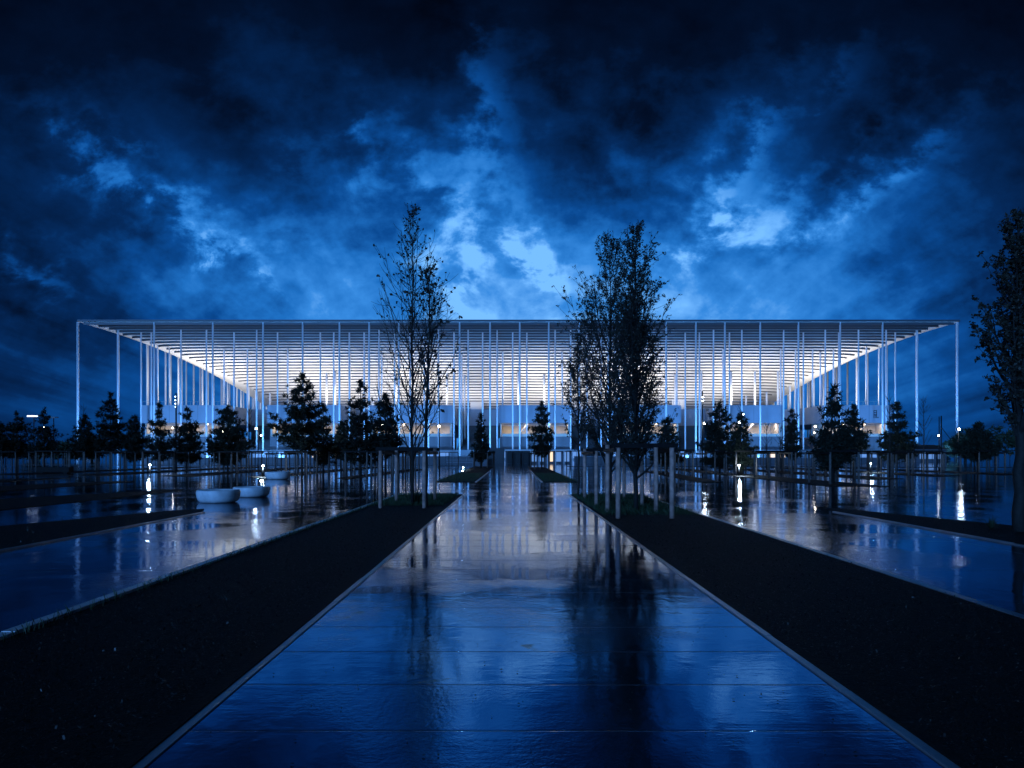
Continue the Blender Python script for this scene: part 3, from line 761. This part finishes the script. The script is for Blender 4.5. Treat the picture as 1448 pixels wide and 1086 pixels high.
# ------------------------------------------------------------------ bowl benches
def bowl(label, px, py, wpx, hpx, group='round concrete bowls on the plaza'):
    X, Y = ground(px, py); Rr = wpx/2*Y/F; hh = hpx*Y/F
    Y += Rr*.75; X = xat(px, Y); Rr = wpx/2*Y/F
    prof = [(.001,.0),(Rr*.74,0),(Rr*.84,hh*.06),(Rr*.92,hh*.2),(Rr*.97,hh*.42),(Rr*.995,hh*.65),(Rr,hh*.82),(Rr*.985,hh*.93),(Rr*.955,hh*.985),(Rr*.92,hh),(Rr*.88,hh*.985),(Rr*.84,hh*.93),(Rr*.78,hh*.84),(.001,hh*.8)]
    b = MB(); b.lathe(prof, 40); o = b.build('concrete_bowl', M['concrete'], loc=(X,Y,0)); return tag(o, label, 'bowl seat', group)
bowl('nearest round concrete bowl seat, front of the overlapping pair', 309, 711.5, 59, 18)
bowl('second round concrete bowl seat, partly hidden behind the nearest one', 355.5, 703.5, 50, 14.5)
bowl('small flared concrete bowl by the railing with a lamp behind it', 393, 678, 35, 10.5)
X, Y = ground(78, 669); b = MB(); b.box(-1.35,1.35,-.35,.35,.08,.5); b.box(-1.15,-.85,-.28,.28,0,.08); b.box(.85,1.15,-.28,.28,0,.08)
tag(b.build('block_bench', M['timber_dark'], loc=(X,Y,0)), 'low dark block bench in front of the left railing', 'bench')

# ------------------------------------------------------------------ railings, gate, low walls
def railing(label, x0, x1, y0, y1, h=1.95, step=.55, post=2.75, z0=.0):
    t = thing('railing', label, 'railing', ((x0+x1)/2,(y0+y1)/2,0), math.atan2(y1-y0, x1-x0), 'dark railings across the plaza'); L_ = math.hypot(x1-x0,y1-y0)
    pn = MB(); n = int(L_/step)
    for i in range(n+1):
        x = -L_/2 + L_*i/n; pn.box(x-.022,x+.022,-.022,.022,.22,h-.05)
    pn.build('bars', M['dark_metal'], t)
    r_ = MB(); r_.box(-L_/2,L_/2,-.04,.04,h-.05,h+.04); r_.build('top_rail', M['dark_metal'], t)
    r_ = MB(); r_.box(-L_/2,L_/2,-.04,.04,.14,.22); r_.build('bottom_rail', M['dark_metal'], t)
    ps = max(2, int(L_/post))
    for i in range(ps+1):
        x = -L_/2 + L_*i/ps; q = MB(); q.box(x-.05,x+.05,.042,.12,0,h+.02); q.build('post', M['dark_metal'], t)
railing('long dark bar railing left of the path, behind the left tree rows', -66, -9.5, 96, 90)
railing('short dark railing between the birch frame and the steps', -8.6, -6.4, 88, 88, 1.8)
railing('dark bar railing right of the path, behind the right timber frames', 6.2, 36, 84, 82)
railing('dark bar railing at the far right, toward the roof corner column', 36.6, 66, 80, 77)
# perimeter wall with gates far down the path
def low_wall(label, x0, x1, Y, h):
    t = thing('perimeter_wall', label, 'wall', ((x0+x1)/2, Y, 0), 0, 'low walls in front of the stadium'); b = MB(); b.box(-(x1-x0)/2,(x1-x0)/2,-.15,.15,0,h); b.build('panel', M['base_wall'], t)
    c = MB(); c.box(-(x1-x0)/2-.05,(x1-x0)/2+.05,-.22,.22,h,h+.10); c.build('coping', M['panel'], t)
low_wall('low wall left of the entrance gate at the end of the path', xat(548,124), xat(689,124), 124, 1.15)
low_wall('low wall right of the entrance gate at the end of the path', xat(812,124), xat(905,124), 124, 1.15)
low_wall('long low wall before the left half of the stadium', xat(205,130), xat(540,130), 130, .9)
low_wall('long low wall before the right half of the stadium', xat(912,130), xat(1290,130), 130, .9)
t = thing('entrance_gate', 'pale flat-roofed entrance gate with dark turnstile openings at the end of the path', 'gate', (xat(762,122),122,0))
x0, x1 = xat(714,122)-xat(762,122), xat(810,122)-xat(762,122)
b = MB(); b.box(x0,x1,-1.2,1.2,2.12,2.34); b.build('canopy', M['white_paint'], t)
b = MB(); b.box(x0+.1,x1-.1,1.0,1.15,0,2.1); b.build('back_wall', M['base_wall'], t)
for q in (3,4,5,6,7):
    x = x0+.15 + (x1-x0-.3)*q/8; b = MB(); b.box(x+.2,x+1.0,.94,.995,.35,1.95); b.build('window', M['lit_glass'] if q != 5 else M['lit_warm'], t)  # glowing panes added to brighten the gate's back wall
for i in range(9):
    x = x0+.15 + (x1-x0-.3)*i/8; b = MB(); b.box(x-.07,x+.07,-.9,-.76,0,2.12); b.build('post', M['white_paint'] if i > 2 else M['dark_metal'], t)
for i in (0,1,2):
    x = x0+.25 + (x1-x0-.3)*i/8; b = MB(); b.box(x+.1,x+.9,-.6,-.4,.02,1.9)
    for q in range(5): b.box(x+.1,x+.9,-.66,-.602,.3+.32*q,.36+.32*q)
    b.build('turnstile', M['dark_metal'], t)
t = thing('stair_block', 'tall blue-grey stair block left of the entrance gate', 'stair', (xat(701,126),126,0)); 
b = MB()
for q in range(10): b.box(xat(690,126)-xat(701,126), xat(713,126)-xat(701,126), q*.42, (q+1)*.42-.002 if q < 9 else 5, 0, .5+.24*q)
b.build('steps', M['louvre'], t)
b = MB(); b.bar((xat(690,126)-xat(701,126),0,1.5),(xat(690,126)-xat(701,126),4.2,3.7), .07); b.bar((xat(690,126)-xat(701,126),.02,.4),(xat(690,126)-xat(701,126),.02,1.5), .07); b.build('handrail', M['panel'], t)
t = thing('handrail', 'pale steel handrail in front of the steps left of the path', 'handrail', (xat(650,110),110,0)); x0, x1 = xat(631,110)-xat(650,110), xat(669,110)-xat(650,110)
b = MB()
for z in (.35,.7,1.3): b.bar((x0,0,z),(x1,0,z), .06)
b.build('rails', M['panel'], t)
for i in range(5):
    x = x0+(x1-x0)*i/4; b = MB(); b.tube([(x-.1,0,0),(x+.08,0,1.33)], .04, 6); b.build('post', M['panel'], t)
# dark shed far right, and its crane-like poles
t = thing('shed', 'dark shed with pitched roof right of the outer columns', 'shed', (xat(1316,150),150,0))
b = MB(); b.box(-3.2,3.2,0,6,0,2.6); b.build('wall', M['base_wall'], t)
b = MB(); b.add([(-3.6,-.3,2.6),(3.6,-.3,2.6),(3.6,6.3,2.6),(-3.6,6.3,2.6),(-2.4,3,3.5),(2.4,3,3.5)], [(0,1,5,4),(1,2,5),(2,3,4,5),(3,0,4),(3,2,1,0)]); b.build('roof', M['roof_dark'], t)
for x in (-2.2,-.5,1.2): b = MB(); b.box(x,x+1.1,-.06,-.002,.6,2.1); b.build('window', M['lit_glass'], t)

# ------------------------------------------------------------------ lamps
def pole_lamp(name, label, px, foot_row, items, top_row, r=.05, group='lamp poles around the plaza', light=0):
    """items: (dx in px, row, size m, material, arm)"""
    X, Y = ground(px, foot_row); t = thing(name, label, 'lamp', (X,Y,0), 0, group)
    H = zat(top_row, Y); p_ = MB(); p_.tube([(0,0,0),(0,0,H*.5),(0,0,H)], [r,r*.9,r*.75], 8); p_.tube([(0,0,0),(0,0,.25)], r*1.7, 8); p_.build('pole', M['dark_metal'], t)
    for dx, row, sz, mt, kind in items:
        z = zat(row, Y); x = dx*Y/F; sz *= .68; h = MB()
        if kind == 'globe': h.ball((x,-.02-r-sz,z), sz)
        else: h.box(x-sz,x+sz,-r-.26,-r-.06,z-sz*.5,z+sz*.5)
        hd = h.build('lens', M[mt], t)
        k = MB(); k.box(x-sz*1.15,x+sz*1.15,-r-.02,r+.12,z-sz*.9,z+sz*.95); 
        if abs(x) > .05: k.bar((0,0,z),(x,0,z), .05)
        k.build('head', M['dark_metal'], t)
    if light:
        d = bpy.data.lights.new('lamp_glow','POINT'); d.energy = light; d.color = (.7,.85,1.0); d.shadow_soft_size = .15
        o = bpy.data.objects.new('lamp_glow', d); COL.objects.link(o); o.parent = t; o.location = (items[0][0]*Y/F, -.6, zat(items[0][1],Y))
    return t
pole_lamp('light_mast', 'black mast with four small lamps stacked at its top', 249, 665, [(0,561,.075,'lamp_soft','globe'),(0,566,.075,'lamp_soft','globe'),(0,571,.075,'lamp_soft','globe'),(0,575.5,.06,'lamp_soft','globe')], 556, .09)
pole_lamp('light_mast', 'black mast with round cap and two warm lamps right of the tall trees', 993, 664, [(2,599,.16,'lamp_warm','globe'),(0,562,.09,'lamp','box'),(0,567,.08,'lamp','box')], 553, .09, light=60)
pole_lamp('lamp_post', 'lamp post with one star-bright globe inside the largest pine', 431, 668, [(0,605,.19,'lamp','globe')], 602, .07, light=120)
pole_lamp('lamp_post', 'lamp post with a bright globe behind the right sapling', 1044, 669, [(0,598,.17,'lamp','globe'),(6,586,.10,'lamp','globe')], 584, .07, light=90)
pole_lamp('lamp_post', 'lamp post with warm globe behind the shorter paired pine', 541, 668, [(0,601,.13,'lamp_warm','globe'),(9,605,.08,'lamp_warm','globe')], 598, .06)
pole_lamp('lamp_post', 'slim black lamp post just right of the dark-trunked tree', 621, 662, [(0,603,.15,'lamp_warm','globe')], 556, .07)
pole_lamp('lamp_post', 'lamp post with a cool globe at the right corner column', 1355, 662, [(0,607,.17,'lamp','globe')], 604, .05, light=60)
pole_lamp('lamp_post', 'lamp post with two stacked globes at the far right', 1378, 664, [(-3,613,.15,'lamp','globe'),(1,622,.16,'lamp','globe')], 610, .06)
pole_lamp('lamp_post', 'low lamp post with crescent head before the dark shed', 1328, 664, [(-2,616,.10,'lamp','globe')], 589, .06)
pole_lamp('lamp_post', 'lamp post with bluish lamps beside the left blue-lit columns', 365, 660, [(-2,606,.15,'lamp','globe'),(5,616,.13,'lamp','globe')], 603, .06, light=80)
pole_lamp('lamp_post', 'far lamp post with a small cool lamp at the left edge', 8, 660, [(0,632,.13,'lamp','globe')], 629, .05)
pole_lamp('lamp_post', 'lamp post with a warm lamp inside the pine by the flat-headed mast', 63, 660, [(0,604,.10,'lamp_warm','globe')], 602, .05)
pole_lamp('lamp_post', 'lamp post with small warm lamps behind the pine by the four-lamp mast', 246, 659, [(-1,605,.12,'lamp_warm','globe'),(8,610,.08,'lamp_warm','globe')], 602, .05)
pole_lamp('lamp_post', 'lamp post with warm lamp behind the broad right pine', 1152, 660, [(0,603,.16,'lamp_warm','globe'),(-1,612,.10,'lamp_warm','globe')], 600, .05)
pole_lamp('lamp_post', 'lamp post with small warm lamp behind the tall trees by the path', 861, 662, [(0,599,.12,'lamp_warm','globe')], 596, .05)
pole_lamp('lamp_post', 'lamp post with warm lamp behind the round bushy pine at left', 316, 660, [(0,610,.09,'lamp_warm','globe')], 607, .05)
pole_lamp('lamp_post', 'short lamp post at the right end of the left railing', 526, 664, [(0,635,.09,'lamp_warm','globe')], 632, .04)
# flat-headed masts far left
for px, row, hw, mt, d in ((48,589,8,'lamp_dim','mast with a wide flat lit head at the far left'),(76,591,5,'dark_metal','second flat-headed mast, unlit, right of the lit one')):
    Y = 120; t = thing('area_light_mast', d, 'light mast', (xat(px,Y),Y,0), 0, 'flat-headed masts at the far left'); z = zat(row,Y)
    b = MB(); b.tube([(0,0,0),(0,0,z)], [.1,.07], 8); b.build('pole', M['dark_metal'], t)
    q = hw*Y/F; b = MB(); b.box(-q,q,-.35,.35,z+.04,z+.18); b.build('head', M['dark_metal'], t)
    b = MB(); b.box(-q+.05,q-.05,-.42,-.352,z-.06,z+.16); b.build('lens', M[mt], t)
t = thing('pole', 'bare dark pole rising beside the shed at far right', 'pole', (xat(1331,100),100,0)); b = MB(); b.tube([(0,0,0),(0,0,zat(588,100))], [.11,.08], 8); b.build('shaft', M['dark_metal'], t); b = MB(); b.bar((0,0,zat(604,100)),(1.3,0,zat(622,100)), .06); b.build('stay', M['dark_metal'], t)
# bollards
def bollard(label, px, py, h=.85, light=90):
    X, Y = ground(px, py); t = thing('bollard_light', label, 'bollard', (X,Y,0), 0, 'light bollards on the plaza')
    b = MB(); b.tube([(0,0,0),(0,0,h-.12)], .065, 10); b.build('post', M['dark_metal'], t)
    b = MB(); b.tube([(0,0,h-.12),(0,0,h-.03)], .06, 10); b.build('lens', M['lamp'], t)
    b = MB(); b.tube([(0,0,h-.03),(0,0,h)], .09, 10); b.build('cap', M['dark_metal'], t)
    d = bpy.data.lights.new('bollard_glow','POINT'); d.energy = light*1.6; d.color = (.6,.8,1.0); d.shadow_soft_size = .1
    o = bpy.data.objects.new('bollard_glow', d); COL.objects.link(o); o.parent = t; o.location = (0,-.22,h-.08)
bollard('glowing bollard below the slim pine at left', 212, 672)
bollard('glowing bollard under the pines right of centre', 1045, 673)
bollard('small glowing bollard far right, before the emblem bay', 1231, 668)
bollard('glowing bollard behind the small flared bowl', 372, 674)
bollard('glowing bollard behind the second bowl seat', 370, 694, .5, 40)
bollard('faint bollard by the far left bed of the path', 655, 664, .3, 40)

# ------------------------------------------------------------------ camera and render settings
cd = bpy.data.cameras.new('camera'); cam = bpy.data.objects.new('camera', cd); COL.objects.link(cam); scene.camera = cam
cam.location = (0,0,EYE); cam.rotation_euler = (R(90),0,0)
cd.sensor_width = 36; cd.lens = F/1448*36; cd.shift_y = (HY-543)/1448; cd.clip_end = 5000
vs_ = scene.view_settings; scene.display_settings.display_device = 'sRGB'
vs_.view_transform = 'Standard'; vs_.look = 'None'; vs_.exposure = .45; vs_.gamma = 1; vs_.use_curve_mapping = False
cy = scene.cycles
cy.use_denoising = True; cy.max_bounces = 6; cy.diffuse_bounces = 3; cy.glossy_bounces = 3
cy.sample_clamp_indirect = 4; cy.caustics_reflective = False; cy.caustics_refractive = False
